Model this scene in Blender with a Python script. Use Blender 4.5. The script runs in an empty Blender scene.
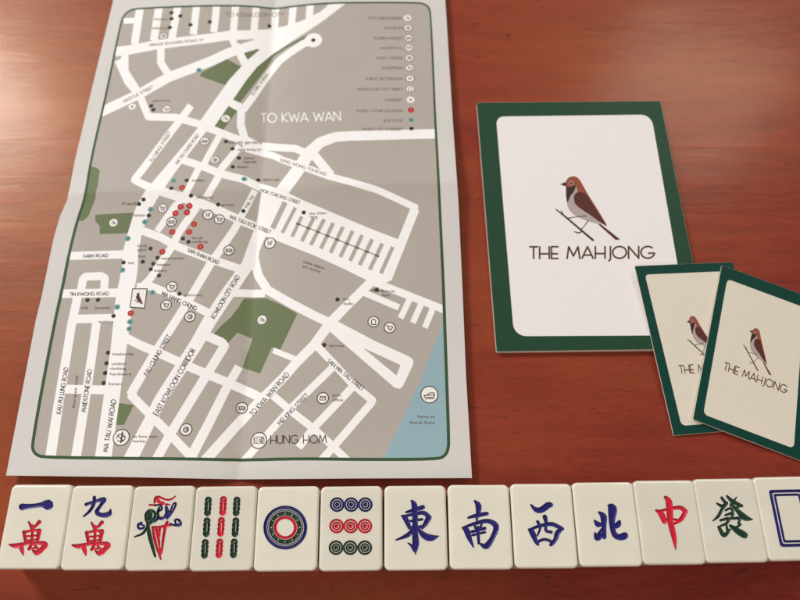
import bpy, math, random
import numpy as np
from mathutils import Vector
from mathutils.geometry import delaunay_2d_cdt
random.seed(4)
C = bpy.context.scene.collection
PI = math.pi

# ------------------------------------------------------------------ camera model (photo pixels 800x600 -> table coordinates, metres)
FPX, TH, CH = 700.0, math.radians(68.5), 0.372
cF = (0.0, math.cos(TH), -math.sin(TH)); cU = (0.0, math.sin(TH), math.cos(TH))
def ray(p):
    x = (p[0] - 400) / FPX; y = -(p[1] - 300) / FPX
    return (x, cF[1] + y * cU[1], cF[2] + y * cU[2])
def hit(p, surf):
    d = ray(p); z = 0.0
    for _ in range(6):
        t = (z - CH) / d[2]; X, Y = d[0] * t, d[1] * t
        z = surf(X, Y)
    t = (z - CH) / d[2]
    return (d[0] * t, d[1] * t)
def flat(z): return lambda x, y: z

# ------------------------------------------------------------------ 2D shape helpers
def crop(ox, oy, s, pts): return [(ox + a[0] / s, oy + a[1] / s) + tuple(v / s for v in a[2:]) for a in pts]
def K(ox, oy, pts): return crop(ox, oy, 20 / 3, pts)
def smooth(pts, n=5):
    if len(pts) < 3: return pts
    P = [pts[0]] + list(pts) + [pts[-1]]; out = []
    for i in range(1, len(P) - 2):
        for k in range(n):
            t = k / n
            out.append(tuple(0.5 * (2 * b + (c - a) * t + (2 * a - 5 * b + 4 * c - d) * t * t + (-a + 3 * b - 3 * c + d) * t ** 3)
                             for a, b, c, d in zip(P[i - 1], P[i], P[i + 1], P[i + 2])))
    out.append(tuple(pts[-1])); return out
def ngon(c, r, n=12, a=0.0, ry=None):
    ry = r if ry is None else ry
    return [(c[0] + r * math.cos(a + 2 * PI * k / n), c[1] + ry * math.sin(a + 2 * PI * k / n)) for k in range(n)]
def stroke(pts, w=None, caps=True, n=8):
    """thick polyline -> quads and joint discs; a point is (x, y) or (x, y, width)"""
    P = [(p[0], p[1], (p[2] if len(p) > 2 else w)) for p in pts]; out = []
    for a, b in zip(P, P[1:]):
        dx, dy = b[0] - a[0], b[1] - a[1]; L = math.hypot(dx, dy)
        if L < 1e-9: continue
        nx, ny = -dy / L / 2, dx / L / 2
        out.append([(a[0] + nx * a[2], a[1] + ny * a[2]), (b[0] + nx * b[2], b[1] + ny * b[2]),
                    (b[0] - nx * b[2], b[1] - ny * b[2]), (a[0] - nx * a[2], a[1] - ny * a[2])])
    J = P if caps else P[1:-1]
    for p in J: out.append(ngon(p, p[2] / 2 * 0.995, n, 0.2))
    return out
def dense(poly, step):
    out = []
    for a, b in zip(poly, poly[1:] + poly[:1]):
        m = max(1, int(math.hypot(b[0] - a[0], b[1] - a[1]) / step))
        out += [(a[0] + (b[0] - a[0]) * k / m, a[1] + (b[1] - a[1]) * k / m) for k in range(m)]
    return out
def rrect(c, r, n=6):
    """rounded quad from four corners"""
    out = []; N = len(c); rr = r if isinstance(r, (list, tuple)) else [r] * N
    for i in range(N):
        p, a, b = c[i], c[i - 1], c[(i + 1) % N]; q = rr[i]
        la = math.hypot(a[0] - p[0], a[1] - p[1]); lb = math.hypot(b[0] - p[0], b[1] - p[1])
        s = (p[0] + (a[0] - p[0]) * q / la, p[1] + (a[1] - p[1]) * q / la); e = (p[0] + (b[0] - p[0]) * q / lb, p[1] + (b[1] - p[1]) * q / lb)
        for k in range(n + 1):
            t = k / n; w0, w1, w2 = (1 - t) ** 2 * 1.0, 2 * t * (1 - t) * 0.82, t * t; W = w0 + w1 + w2
            out.append(((w0 * s[0] + w1 * p[0] + w2 * e[0]) / W, (w0 * s[1] + w1 * p[1] + w2 * e[1]) / W))
    return out

S = 1000.0   # the triangulation works in millimetres
def area2(p): return sum(a[0] * b[1] - b[0] * a[1] for a, b in zip(p, p[1:] + p[:1]))
def cdt(shapes, lines=()):
    """shapes: [(key, polygon)] in paint order, later ones win. -> verts, [(tri, key)]"""
    V, F, E, keys = [], [], [], []
    for k, p in shapes:
        if abs(area2(p)) < 1e-14: continue
        if area2(p) < 0: p = p[::-1]
        i0 = len(V); V += [Vector((a[0] * S, a[1] * S)) for a in p]; F.append(list(range(i0, i0 + len(p)))); keys.append(k)
    for l in lines:
        i0 = len(V); V += [Vector((a[0] * S, a[1] * S)) for a in l]; E += [(i0 + k, i0 + k + 1) for k in range(len(l) - 1)]
    vo, eo, fo, ov, oe, of = delaunay_2d_cdt(V, E, F, 0, 1e-5)
    out = []
    for f, o in zip(fo, of):
        if not o: continue
        pts = [(vo[i][0], vo[i][1]) for i in f]
        if abs(area2(pts)) < 1e-9: continue
        if area2(pts) < 0: f = list(f)[::-1]
        out.append((tuple(f), keys[max(o)]))
    return [(v[0] / S, v[1] / S) for v in vo], out

def link(name, me, mats, parent=None):
    o = bpy.data.objects.new(name, me); C.objects.link(o)
    for m in (mats if isinstance(mats, (list, tuple)) else [mats]): me.materials.append(m)
    if parent: o.parent = parent
    return o
def mesh(name, V, F, mats, parent=None, nrm=None, off=None, smoothf=False):
    used = sorted({i for f in F for i in f}); mp = {j: i for i, j in enumerate(used)}
    me = bpy.data.meshes.new(name); o3 = off or (0, 0, 0)
    me.from_pydata([(V[i][0] - o3[0], V[i][1] - o3[1], V[i][2] - o3[2]) for i in used], [], [[mp[i] for i in f] for f in F]); me.update()
    if smoothf or nrm: me.polygons.foreach_set('use_smooth', [True] * len(me.polygons))
    if nrm: me.normals_split_custom_set_from_vertices([nrm[i] for i in used])
    return link(name, me, mats, parent)
def thing(name, label, cat, loc, group=None, rz=0.0):
    o = bpy.data.objects.new(name, None); o.empty_display_size = 0.02; C.objects.link(o); o.location = loc; o.rotation_euler = (0, 0, rz)
    o['label'] = label; o['category'] = cat
    if group: o['group'] = group
    return o

# ------------------------------------------------------------------ materials
def lin(c): return tuple(((v / 255) / 12.92 if v <= 10 else (((v / 255) + 0.055) / 1.055) ** 2.4) for v in c) + (1,)
def mat(name, rgb, rough=0.5, var=0.05, scale=260.0, bump=0.0, spec=0.5, sss=0.0, coat=0.0):
    m = bpy.data.materials.new(name); m.use_nodes = True; nt = m.node_tree; b = nt.nodes['Principled BSDF']
    tc = nt.nodes.new('ShaderNodeTexCoord'); no = nt.nodes.new('ShaderNodeTexNoise'); no.inputs['Scale'].default_value = scale; no.inputs['Detail'].default_value = 4
    nt.links.new(tc.outputs['Object'], no.inputs['Vector'])
    r = nt.nodes.new('ShaderNodeValToRGB'); c = lin(rgb)
    r.color_ramp.elements[0].position = 0.3; r.color_ramp.elements[1].position = 0.7
    r.color_ramp.elements[0].color = tuple(v * (1 - var) for v in c[:3]) + (1,); r.color_ramp.elements[1].color = tuple(min(1, v * (1 + var)) for v in c[:3]) + (1,)
    nt.links.new(no.outputs['Fac'], r.inputs['Fac']); nt.links.new(r.outputs['Color'], b.inputs['Base Color'])
    b.inputs['Roughness'].default_value = rough; b.inputs['Specular IOR Level'].default_value = spec
    if coat: b.inputs['Coat Weight'].default_value = coat; b.inputs['Coat Roughness'].default_value = 0.12
    if sss: b.inputs['Subsurface Weight'].default_value = sss; b.inputs['Subsurface Radius'].default_value = (1, 0.8, 0.55); b.inputs['Subsurface Scale'].default_value = 0.0025
    if bump:
        bp = nt.nodes.new('ShaderNodeBump'); bp.inputs['Strength'].default_value = bump; bp.inputs['Distance'].default_value = 0.0002
        nt.links.new(no.outputs['Fac'], bp.inputs['Height']); nt.links.new(bp.outputs['Normal'], b.inputs['Normal'])
    return m
PR = dict(rough=0.62, spec=0.3, var=0.012, scale=90.0)
M = dict(
    margin=mat('map_margin_paper', (210, 206, 200), **PR), land=mat('land_ink', (177, 168, 158), **PR), road=mat('road_white', (246, 244, 240), **PR),
    park=mat('park_ink', (106, 118, 80), **PR), water=mat('water_ink', (146, 174, 182), **PR), border=mat('border_ink', (52, 80, 44), **PR),
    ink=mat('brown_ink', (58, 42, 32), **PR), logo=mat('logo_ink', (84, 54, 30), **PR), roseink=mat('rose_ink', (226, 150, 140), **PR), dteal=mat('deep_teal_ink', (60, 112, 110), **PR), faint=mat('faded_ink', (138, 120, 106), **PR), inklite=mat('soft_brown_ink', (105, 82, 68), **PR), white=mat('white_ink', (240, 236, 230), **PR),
    red=mat('red_ink', (184, 44, 42), **PR), teal=mat('teal_ink', (112, 160, 156), **PR), dot=mat('black_ink', (50, 42, 28), **PR),
    bgreen=mat('booklet_green', (24, 64, 42), rough=0.5, spec=0.3), bpanel=mat('booklet_panel', (236, 230, 228), rough=0.5, spec=0.4, var=0.008), stock=mat('card_stock', (225, 214, 196), rough=0.7),
    sgreen=mat('card_green', (0, 60, 50), rough=0.5, spec=0.25), spanel=mat('card_panel', (222, 213, 195), rough=0.55, var=0.01),
    rust=mat('bird_rust', (146, 78, 56), **PR), wing=mat('bird_wing', (88, 44, 38), **PR), bib=mat('bird_bib', (58, 42, 36), **PR), belly=mat('bird_belly', (176, 162, 156), **PR),
    ivory=mat('tile_ivory', (228, 223, 205), rough=0.22, var=0.03, scale=60, sss=0.35, coat=0.6),
    tred=mat('tile_red_paint', (206, 20, 50), rough=0.32, var=0.12, scale=500), tblue=mat('tile_blue_paint', (25, 20, 108), rough=0.32, var=0.2, scale=500),
    tgreen=mat('tile_green_paint', (8, 54, 36), rough=0.32, var=0.2, scale=500),
)
nt = M['ivory'].node_tree; b_ = nt.nodes['Principled BSDF']; oi = nt.nodes.new('ShaderNodeObjectInfo'); hs = nt.nodes.new('ShaderNodeHueSaturation'); mr = nt.nodes.new('ShaderNodeMapRange')
mr.inputs[3].default_value = 0.93; mr.inputs[4].default_value = 1.05; nt.links.new(oi.outputs['Random'], mr.inputs[0]); nt.links.new(mr.outputs[0], hs.inputs['Value'])
nt.links.new(b_.inputs['Base Color'].links[0].from_socket, hs.inputs['Color']); nt.links.new(hs.outputs['Color'], b_.inputs['Base Color'])
def wood():
    m = bpy.data.materials.new('varnished_red_wood'); m.use_nodes = True; nt = m.node_tree; b = nt.nodes['Principled BSDF']; N = nt.nodes.new; L = nt.links.new
    tc = N('ShaderNodeTexCoord')
    def noise(sc, rot=0.0, detail=6, rough=0.6, dist=0.0):
        mp = N('ShaderNodeMapping'); mp.inputs['Scale'].default_value = sc; mp.inputs['Rotation'].default_value = (0, 0, rot); L(tc.outputs['Object'], mp.inputs['Vector'])
        n = N('ShaderNodeTexNoise'); n.inputs['Scale'].default_value = 1; n.inputs['Detail'].default_value = detail; n.inputs['Roughness'].default_value = rough; n.inputs['Distortion'].default_value = dist
        L(mp.outputs['Vector'], n.inputs['Vector']); return n.outputs['Fac']
    def ramp(src, *st):
        r = N('ShaderNodeValToRGB'); e = r.color_ramp.elements
        for i, (p, c) in enumerate(st):
            if i > 1: e.new(p)
            e[i].position = p; e[i].color = c
        L(src, r.inputs['Fac']); return r.outputs['Color']
    def mix(f, a, c, mode='MIX'):
        x = N('ShaderNodeMix'); x.data_type = 'RGBA'; x.blend_type = mode
        if isinstance(f, float): x.inputs[0].default_value = f
        else: L(f, x.inputs[0])
        L(a, x.inputs[6])
        if isinstance(c, tuple): x.inputs[7].default_value = c
        else: L(c, x.inputs[7])
        return x.outputs[2]
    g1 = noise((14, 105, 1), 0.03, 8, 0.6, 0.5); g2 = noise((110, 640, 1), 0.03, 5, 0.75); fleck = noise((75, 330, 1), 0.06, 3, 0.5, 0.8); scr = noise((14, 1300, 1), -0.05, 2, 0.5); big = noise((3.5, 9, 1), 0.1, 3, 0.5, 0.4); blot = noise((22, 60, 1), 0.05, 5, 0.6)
    c = ramp(g1, (0.28, lin((98, 24, 26))), (0.5, lin((126, 32, 33))), (0.72, lin((148, 47, 42))))
    c = mix(0.42, c, ramp(g2, (0.3, lin((82, 19, 22))), (0.7, lin((152, 54, 48)))))
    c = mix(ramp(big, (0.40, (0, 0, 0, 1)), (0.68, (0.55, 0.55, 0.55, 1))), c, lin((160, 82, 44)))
    c = mix(ramp(blot, (0.58, (0, 0, 0, 1)), (0.8, (0.4, 0.4, 0.4, 1))), c, lin((104, 34, 26)))
    c = mix(ramp(fleck, (0.68, (0, 0, 0, 1)), (0.74, (0.7, 0.7, 0.7, 1))), c, lin((66, 22, 18)))
    c = mix(ramp(scr, (0.72, (0, 0, 0, 1)), (0.79, (0.5, 0.5, 0.5, 1))), c, lin((182, 100, 72)))
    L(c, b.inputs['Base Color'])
    b.inputs['Coat Weight'].default_value = 0.12; b.inputs['Coat Roughness'].default_value = 0.12
    rr = N('ShaderNodeMapRange'); rr.inputs[3].default_value = 0.33; rr.inputs[4].default_value = 0.48; b.inputs['Specular Tint'].default_value = (1.0, 0.62, 0.24, 1); L(blot, rr.inputs[0]); L(rr.outputs[0], b.inputs['Roughness'])
    bp = N('ShaderNodeBump'); bp.inputs['Strength'].default_value = 0.28; bp.inputs['Distance'].default_value = 0.0005; L(g1, bp.inputs['Height'])
    b2 = N('ShaderNodeBump'); b2.inputs['Strength'].default_value = 0.16; b2.inputs['Distance'].default_value = 0.0002; L(g2, b2.inputs['Height']); L(bp.outputs['Normal'], b2.inputs['Normal'])
    L(b2.outputs['Normal'], b.inputs['Normal']); L(b2.outputs['Normal'], b.inputs['Coat Normal']); b.inputs['Specular IOR Level'].default_value = 0.5
    return m

# ------------------------------------------------------------------ monoline capitals
def arc(cx, cy, rx, ry, a0, a1, n=12): return [(cx + rx * math.cos(math.radians(a0 + (a1 - a0) * k / n)), cy + ry * math.sin(math.radians(a0 + (a1 - a0) * k / n))) for k in range(n + 1)]
FONT = {
 'A': (.82, [[(0, 0), (.41, 1), (.82, 0)], [(.12, .28), (.70, .28)]]), 'B': (.55, [[(0, 0), (0, 1)], [(0, 1), (.2, 1)] + arc(.2, .76, .24, .24, 90, -90, 8) + [(0, .52)], [(0, .52), (.25, .52)] + arc(.25, .26, .28, .26, 90, -90, 8) + [(0, 0)]]),
 'C': (.85, [arc(.5, .5, .5, .5, 48, 312, 16)]), 'D': (.8, [[(0, 0), (0, 1), (.28, 1)] + arc(.28, .5, .5, .5, 90, -90, 12) + [(0, 0)]]),
 'E': (.48, [[(.48, 0), (0, 0), (0, 1), (.48, 1)], [(0, .4), (.44, .4)]]), 'F': (.46, [[(0, 0), (0, 1), (.46, 1)], [(0, .45), (.42, .45)]]),
 'G': (.95, [arc(.5, .5, .5, .5, 48, 352, 18) + [(.56, .42)]]), 'H': (.7, [[(0, 0), (0, 1)], [(.7, 0), (.7, 1)], [(0, .4), (.7, .4)]]), 'I': (.04, [[(.02, 0), (.02, 1)]]),
 'J': (.24, [[(.24, 1), (.24, -.02)] + arc(.04, -.02, .2, .2, 0, -70, 5)]), 'K': (.62, [[(0, 0), (0, 1)], [(.58, 1), (.02, .45), (.62, 0)]]), 'L': (.44, [[(0, 1), (0, 0), (.44, 0)]]),
 'M': (.92, [[(0, 0), (.12, 1), (.46, .2), (.80, 1), (.92, 0)]]), 'N': (.74, [[(0, 0), (0, 1), (.74, 0), (.74, 1)]]), 'O': (1.0, [arc(.5, .5, .5, .5, 0, 360, 22)]),
 'P': (.5, [[(0, 0), (0, 1), (.22, 1)] + arc(.22, .73, .27, .27, 90, -90, 8) + [(0, .46)]]), 'Q': (1.0, [arc(.5, .5, .5, .5, 0, 360, 20), [(.6, .25), (.95, -.05)]]),
 'R': (.54, [[(0, 0), (0, 1), (.22, 1)] + arc(.22, .73, .27, .27, 90, -90, 8) + [(0, .46)], [(.2, .46), (.54, 0)]]), 'S': (.5, [arc(.25, .75, .23, .25, 40, 265, 10) + arc(.25, .25, .25, .25, 85, -140, 10)]),
 'T': (.56, [[(0, 1), (.56, 1)], [(.28, 0), (.28, 1)]]), 'U': (.66, [[(0, 1), (0, .33)] + arc(.33, .33, .33, .33, 180, 360, 10) + [(.66, 1)]]), 'V': (.75, [[(0, 1), (.375, 0), (.75, 1)]]),
 'W': (1.15, [[(0, 1), (.28, 0), (.575, .85), (.87, 0), (1.15, 1)]]), 'Y': (.66, [[(0, 1), (.33, .45), (.66, 1)], [(.33, .45), (.33, 0)]]), 'X': (.66, [[(0, 1), (.66, 0)], [(.66, 1), (0, 0)]]), ' ': (.34, []), '/': (.3, [[(0, 0), (.3, 1)]]), '&': (.6, [arc(.3, .3, .25, .3, 0, 360, 10)]),
}
def lay(text, gap=.16):
    x = 0; out = []
    for ch in text:
        w, st = FONT[ch]
        for s in st: out.append([(x + a, b) for a, b in s])
        x += w + gap
    return out, x - gap
def caps(text, p0, p1, h, w):
    """capitals along the baseline p0 -> p1 (pixels), cap height h, line width w: list of polygons in pixels"""
    st, W = lay(text); dx, dy = (p1[0] - p0[0]) / W, (p1[1] - p0[1]) / W; L = math.hypot(p1[0] - p0[0], p1[1] - p0[1])
    ux, uy = (p1[1] - p0[1]) / L * h, -(p1[0] - p0[0]) / L * h; out = []
    for s in st: out += stroke([(p0[0] + a * dx + b * ux, p0[1] + a * dy + b * uy) for a, b in s], w, n=6)
    return out
def small_text(text, p0, p1, h):
    """a word in the built-in typeface: (verts in pixels, faces)"""
    cu = bpy.data.curves.new('word', 'FONT'); cu.body = text; cu.size = 1; cu.resolution_u = 2
    o = bpy.data.objects.new('word', cu); me = bpy.data.meshes.new_from_object(o)
    V = [(v.co.x, v.co.y) for v in me.vertices]; F = [tuple(p.vertices) for p in me.polygons]
    bpy.data.objects.remove(o); bpy.data.meshes.remove(me); bpy.data.curves.remove(cu)
    if not V: return [], []
    x0, x1 = min(v[0] for v in V), max(v[0] for v in V); W = (x1 - x0) or 1; L = math.hypot(p1[0] - p0[0], p1[1] - p0[1])
    dx, dy = (p1[0] - p0[0]) / W, (p1[1] - p0[1]) / W; ux, uy = (p1[1] - p0[1]) / L * h / .72, -(p1[0] - p0[0]) / L * h / .72
    return [(p0[0] + (a - x0) * dx + b * ux, p0[1] + (a - x0) * dy + b * uy) for a, b in V], F

# ------------------------------------------------------------------ world and light
w = bpy.data.worlds.new("World"); bpy.context.scene.world = w; w.use_nodes = True
bg = w.node_tree.nodes['Background']; bg.inputs[0].default_value = (1.0, 0.91, 0.88, 1); bg.inputs[1].default_value = 0.25
def area(name, loc, tgt, sx, sy, power, col):
    l = bpy.data.lights.new(name, 'AREA'); l.shape = 'RECTANGLE'; l.size = sx; l.size_y = sy; l.energy = power; l.color = col
    o = bpy.data.objects.new(name, l); C.objects.link(o); o.location = loc
    o.rotation_euler = (Vector(tgt) - Vector(loc)).to_track_quat('-Z', 'Y').to_euler(); return o
area('window_light', (-1.72, 1.6, 1.7), (0, .15, 0), 0.6, 0.6, 55.0, (0.97, 0.985, 1.0))
area('far_window_light', (1.12, 1.75, 1.9), (0, .15, 0), 0.6, 0.5, 10.5, (1.0, 1.0, 0.86))

area('fill_light', (-.5, -1.1, 2.1), (0, .1, 0), 1.5, 1.5, 16.0, (1.0, 0.86, 0.82))  # added soft fill behind the viewer, lightens the shadow below the tiles

# ------------------------------------------------------------------ table
V = [(-.9, -.5, 0), (.9, -.5, 0), (.9, 1.05, 0), (-.9, 1.05, 0)]; V += [(x, y, -.03) for x, y, z in V]
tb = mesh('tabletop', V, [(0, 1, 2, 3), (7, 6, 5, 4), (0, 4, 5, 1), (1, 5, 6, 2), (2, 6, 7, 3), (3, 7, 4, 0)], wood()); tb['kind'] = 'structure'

# ------------------------------------------------------------------ map sheet
def lf(a, b):
    a, b = hit(a, flat(.002)), hit(b, flat(.002)); dx, dy = b[0] - a[0], b[1] - a[1]; L = math.hypot(dx, dy)
    f_ = lambda x, y: ((x - a[0]) * dy - (y - a[1]) * dx) / L
    return f_, [(a[0] - dx * .15, a[1] - dy * .15), (b[0] + dx * .15, b[1] + dy * .15)]
(dV, lineV), (dH, lineH) = lf((240, 460), (275, 8)), lf((69, 199), (458, 187))      # the two folds; dV > 0 right of the fold, dH > 0 nearer the viewer
def hmap(x, y):
    a, b = abs(dV(x, y)), abs(dH(x, y))
    v = .0050 * (1 - math.exp(-a / .020)) * (0.55 + 0.45 * math.exp(-a / .10))
    r = .0042 * math.exp(-b / .024)
    return .0006 + v + r + .00035 * math.sin(x * 60 + 1.0) * math.sin(y * 45 + .5) + .0003
def nmap(x, y, e=.0006):
    gx = (hmap(x + e, y) - hmap(x - e, y)) / (2 * e); gy = (hmap(x, y + e) - hmap(x, y - e)) / (2 * e)
    L = math.sqrt(gx * gx + gy * gy + 1); return (-gx / L, -gy / L, 1 / L)
outline = [(116, -11), (113.3, 0), (91.5, 90), (75, 160), (67.5, 199), (60, 216), (53.2, 240), (41.5, 297), (35.8, 320), (20.5, 400), (6, 475.5), (120, 477), (240, 479.3), (360, 478.4), (472, 478), (466, 376), (462.5, 290), (458.3, 200), (452.7, 120), (445.3, 0), (444.5, -11), (300, -8), (275, -5), (250, -8)]
bord = [(139, 8.5), (175, 6.8), (210, 5.7), (240, 5.7), (258, 6.9), (275, 8.9), (290, 6.8), (320, 3.4), (360, 2.5), (417, 2.6), (425, 4), (429, 7.5), (430.6, 14), (433, 65), (435.2, 120), (437.8, 165), (439.7, 205), (443.4, 285), (446.3, 370), (448.8, 440), (448.3, 449), (445, 456), (437, 459.3), (360, 459.5), (300, 458.6), (240, 460.2), (200, 459), (110, 458.2), (44, 457.3), (36.5, 455), (32.6, 450), (32.6, 443), (40.5, 396.5), (55.2, 320), (62, 290), (69.8, 250), (78, 218), (85, 199), (90.8, 160), (107.3, 90), (121, 21), (125, 14), (131, 9.8)]
def chaikin(P):
    out = []
    for a, b in zip(P, P[1:] + P[:1]): out += [(a[0] * .75 + b[0] * .25, a[1] * .75 + b[1] * .25), (a[0] * .25 + b[0] * .75, a[1] * .25 + b[1] * .75)]
    return out
bord = chaikin(chaikin(bord))
def bw(p): return 1.7 + 1.5 * min(1, max(0, p[1]) / 300)
def ringoff(poly, s):
    out = []; n = len(poly)
    for i in range(n):
        a, b = poly[i - 1], poly[(i + 1) % n]; dx, dy = b[0] - a[0], b[1] - a[1]; L = math.hypot(dx, dy); o = s * bw(poly[i]) / 2
        out.append((poly[i][0] - dy / L * o, poly[i][1] + dx / L * o))
    return out
L_ = []   # paint list in pixels
def add(key, poly): L_.append((key, poly))
def R(pts, wd=None, caps_=False):
    for q in stroke(pts, wd, caps_): add('road', q)
def KR(ox, oy, pts, wd): R(K(ox, oy, pts), wd / (20 / 3))
add('margin', outline)
bo, bi = ringoff(bord, -1), ringoff(bord, 1)
if abs(area2(bo)) < abs(area2(bi)): bo, bi = bi, bo
# parks and water (drawn first, streets over them)
ins = []
def P(key, poly): ins.append((key, poly))
P('park', K(200, 0, [(10, 482), (180, 395), (275, 445), (175, 570), (0, 508)])); P('park', K(200, 0, [(285, 355), (405, 322), (320, 395)]))
P('park', K(190, 80, [(250, 170), (315, 205), (220, 335), (155, 305)]))
P('park', K(60, 160, [(205, 40), (245, 52), (265, 70), (252, 170), (235, 260), (190, 375), (150, 408), (100, 400), (140, 260)]))
P('park', K(60, 160, [(235, 365), (500, 350), (478, 400), (455, 488), (265, 495), (265, 440), (235, 408)]))
P('park', [(243.8, 298.8), (265, 298), (281, 304.5), (297.5, 313.8), (280, 350), (272, 347), (260, 373.8), (242.5, 367.5), (252.5, 338.8), (237.5, 332.5), (228, 343), (213.5, 334), (222, 325), (231, 317), (238, 308)])
P('park', [(119, 403), (134, 405), (124, 425), (115, 425)])
P('water', [(442, 318), (441.7, 326.5), (424.5, 370), (422, 374), (422, 381), (418.5, 385), (414, 394), (384, 457.5), (384, 466), (452, 466), (452, 318)])
# streets
n0 = len(L_)
KR(90, 0, [(335, 40), (297, 295)], 52); KR(90, 0, [(225, 140), (310, 136)], 38); KR(90, 0, [(462, 35), (425, 270)], 52); KR(90, 0, [(587, 30), (545, 260)], 50); KR(90, 0, [(712, 30), (688, 230)], 48)
R([(116, 51.5), (129, 50), (157.5, 44.5), (210, 38.2), (230, 35.2), (256, 34.8)], 9.2); R([(116, 49), (120, 55)], 8, False)
KR(90, 0, [(232, 330), (232, 475), (310, 600)], 50); KR(90, 0, [(472, 310), (472, 420), (530, 505)], 50)
R([(101, 112), (140, 93.5), (168, 77.5), (210, 61.5), (230, 52.3), (257, 44)], 9.6)
for a, b in (((112, 30), (92, 215)), ((238, 30), (222, 215)), ((375, 40), (360, 205)), ((505, 50), (495, 200)), ((622, 30), (610, 170)), ((735, 25), (728, 130))): KR(200, 0, [a, b], 48)
add('road', [(255.5, 30), (272, 29), (290, 25), (303.5, 20), (320, 12), (334, 0), (350, 0), (325, 19.5), (305, 33), (290, 42.5), (272, 55), (262, 65), (250, 80), (246.5, 80), (233, 99.5), (214, 127), (206, 132), (198, 124), (229, 80), (240.5, 67.5), (248, 60), (260, 49.5), (254, 48)])
KR(200, 0, [(215, 255), (300, 425)], 52)
add('park', [(233, 99.5), (239.5, 103.2), (257.5, 80), (266, 69), (273.5, 57), (284, 49.5), (305, 38.2), (308, 34.5), (290, 43.8), (272, 54.5), (257, 67), (246.5, 80)])
add('land', K(200, 0, [(245, 268), (360, 259), (245, 290)]))
R([(312, 41), (304, 43.5), (290, 52.5), (279, 61), (268, 75), (252, 98), (243, 110)], 7.4); add('road', 'disc', ) if False else None
add('road', K(190, 80, [(250, 168), (285, 130), (350, 160), (318, 207)])); KR(190, 80, [(343, 190), (338, 300), (365, 395), (450, 440)], 52)
R([(118, 60), (128, 82), (140, 96), (148.3, 116.8), (176, 117.5), (200, 124.3), (206, 127), (239.5, 140), (256, 145.5), (278, 147.5), (295, 148.5), (309, 154)], 7.4)
R([(191, 105.5), (142, 170), (134.5, 179.5)], 7.2); add('road', ngon((134.7, 180), 3.7, 12))
R([(204, 127, 9), (190, 145, 9), (170, 170, 11), (151, 195, 14.5), (141.5, 212, 14), (134.5, 235, 14), (131, 250, 15), (129.6, 270, 16), (124, 300, 17), (122, 320, 17), (118.3, 350, 15.5), (112, 395, 16), (103, 459, 16.5)])
R([(242.5, 147.5), (274, 156), (282.5, 160), (305, 167.5), (327.5, 175.8), (350, 181.8), (377, 189.8), (399.5, 200), (416, 207.8)], 6.8)
R([(415, 209, 9), (387, 279, 9.5)]); add('road', ngon((414.5, 207.6), 4, 14))
R([(440, 133.6, 9.5), (350, 136, 9.5), (335, 137, 9.8), (320, 142.5, 10.5), (309, 153, 12), (297.5, 170.5, 12.5), (283, 190, 13), (270, 212, 13.5), (262, 228, 13.5), (253, 250, 12.5), (247.5, 265, 12), (228, 293, 13.5), (210, 320, 13.5), (196, 344.5, 13), (179.5, 370, 12.5), (160, 400, 12), (152, 416.5, 12), (129, 462, 14)])
R([(310, 150), (331, 175.5)], 9)
R([(135, 180.5, 7), (156, 190, 8.5), (172, 194.5, 9.5), (194.5, 201, 10), (220, 211, 8.5), (244, 222, 8.5), (271, 232.5, 8), (300, 245, 8)])
R([(183, 160), (205, 167.3), (220, 173.5), (244, 179.5), (259, 187), (284, 194)], 7.6)
add('road', [(262, 190), (279, 188.5), (302.5, 200), (370, 228.5), (400, 240), (404, 248), (392, 277), (389, 281.5), (384, 283.5), (366.5, 280), (340, 267), (314.5, 255.5), (265, 236), (255, 232)])
for a, b, wd in (((235, 15), (150, 190), 36), ((303, 50), (215, 220), 24), ((345, 110), (280, 245), 24), ((425, 120), (345, 275), 26), ((495, 128), (405, 300), 26), ((555, 153), (472, 325), 26), ((620, 178), (537, 352), 26), ((685, 206), (602, 380), 26), ((748, 233), (667, 407), 26), ((815, 262), (731, 434), 27), ((882, 290), (798, 465), 27), ((952, 312), (872, 490), 27)):
    for q in stroke(K(250, 200, [a, b]), wd / 6.667, False): add('land', q)
R([(176, 204), (157, 231)], 6); R([(143, 231), (160, 237), (177, 246.5), (210, 259), (243, 270)], 8)
R([(221, 133), (204, 164), (198.7, 168), (187, 192), (173.5, 208.5), (158, 230)], 6.4)
R([(240, 146), (221.5, 168.5), (218.5, 176.5), (206, 198)], 7.2); R([(197, 207), (179, 232), (172.5, 246), (162.7, 260), (150, 279), (137, 292)], 7.4)
R([(255, 190.5, 6.8), (241, 217, 7), (234, 230, 7.5), (210, 264.5, 8), (190.5, 297.5, 8), (175, 322, 8.2), (155.5, 352, 8.5), (132.5, 391, 9)]); add('road', ngon((132, 393), 5, 14))
R([(137, 287), (150, 286), (165, 292), (180, 299), (202.5, 310), (216, 317)], 8)
R([(257, 236), (254, 258), (258, 275), (267.5, 290), (290, 303), (315, 316), (330, 323), (345, 331)], 9); R([(234, 293), (265, 293.5)], 7.5)
R([(207, 336), (222, 342.5), (224.5, 346), (204, 379), (170, 434.5), (156, 460)], 9.2)
R([(239, 366.5, 8.5), (226.5, 388, 9), (210, 421, 9.4), (190, 459, 10)])
R([(122, 336), (140, 345), (160, 353.5), (190, 367), (226, 382), (250, 392.5), (262, 398.5)], 9)
R([(130, 394), (155, 419.5), (174.5, 439), (196, 462)], 9)
R([(373, 280, 9), (345, 307.5, 9), (330, 323, 10), (314, 345, 9.5), (296, 363, 9.3), (283.5, 377.5, 9.3), (259.5, 401.5, 9.6), (237, 425, 10), (203, 463, 10.5)])
R([(273.3, 350.3), (296, 359.5)], 5.8, False)
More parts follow.
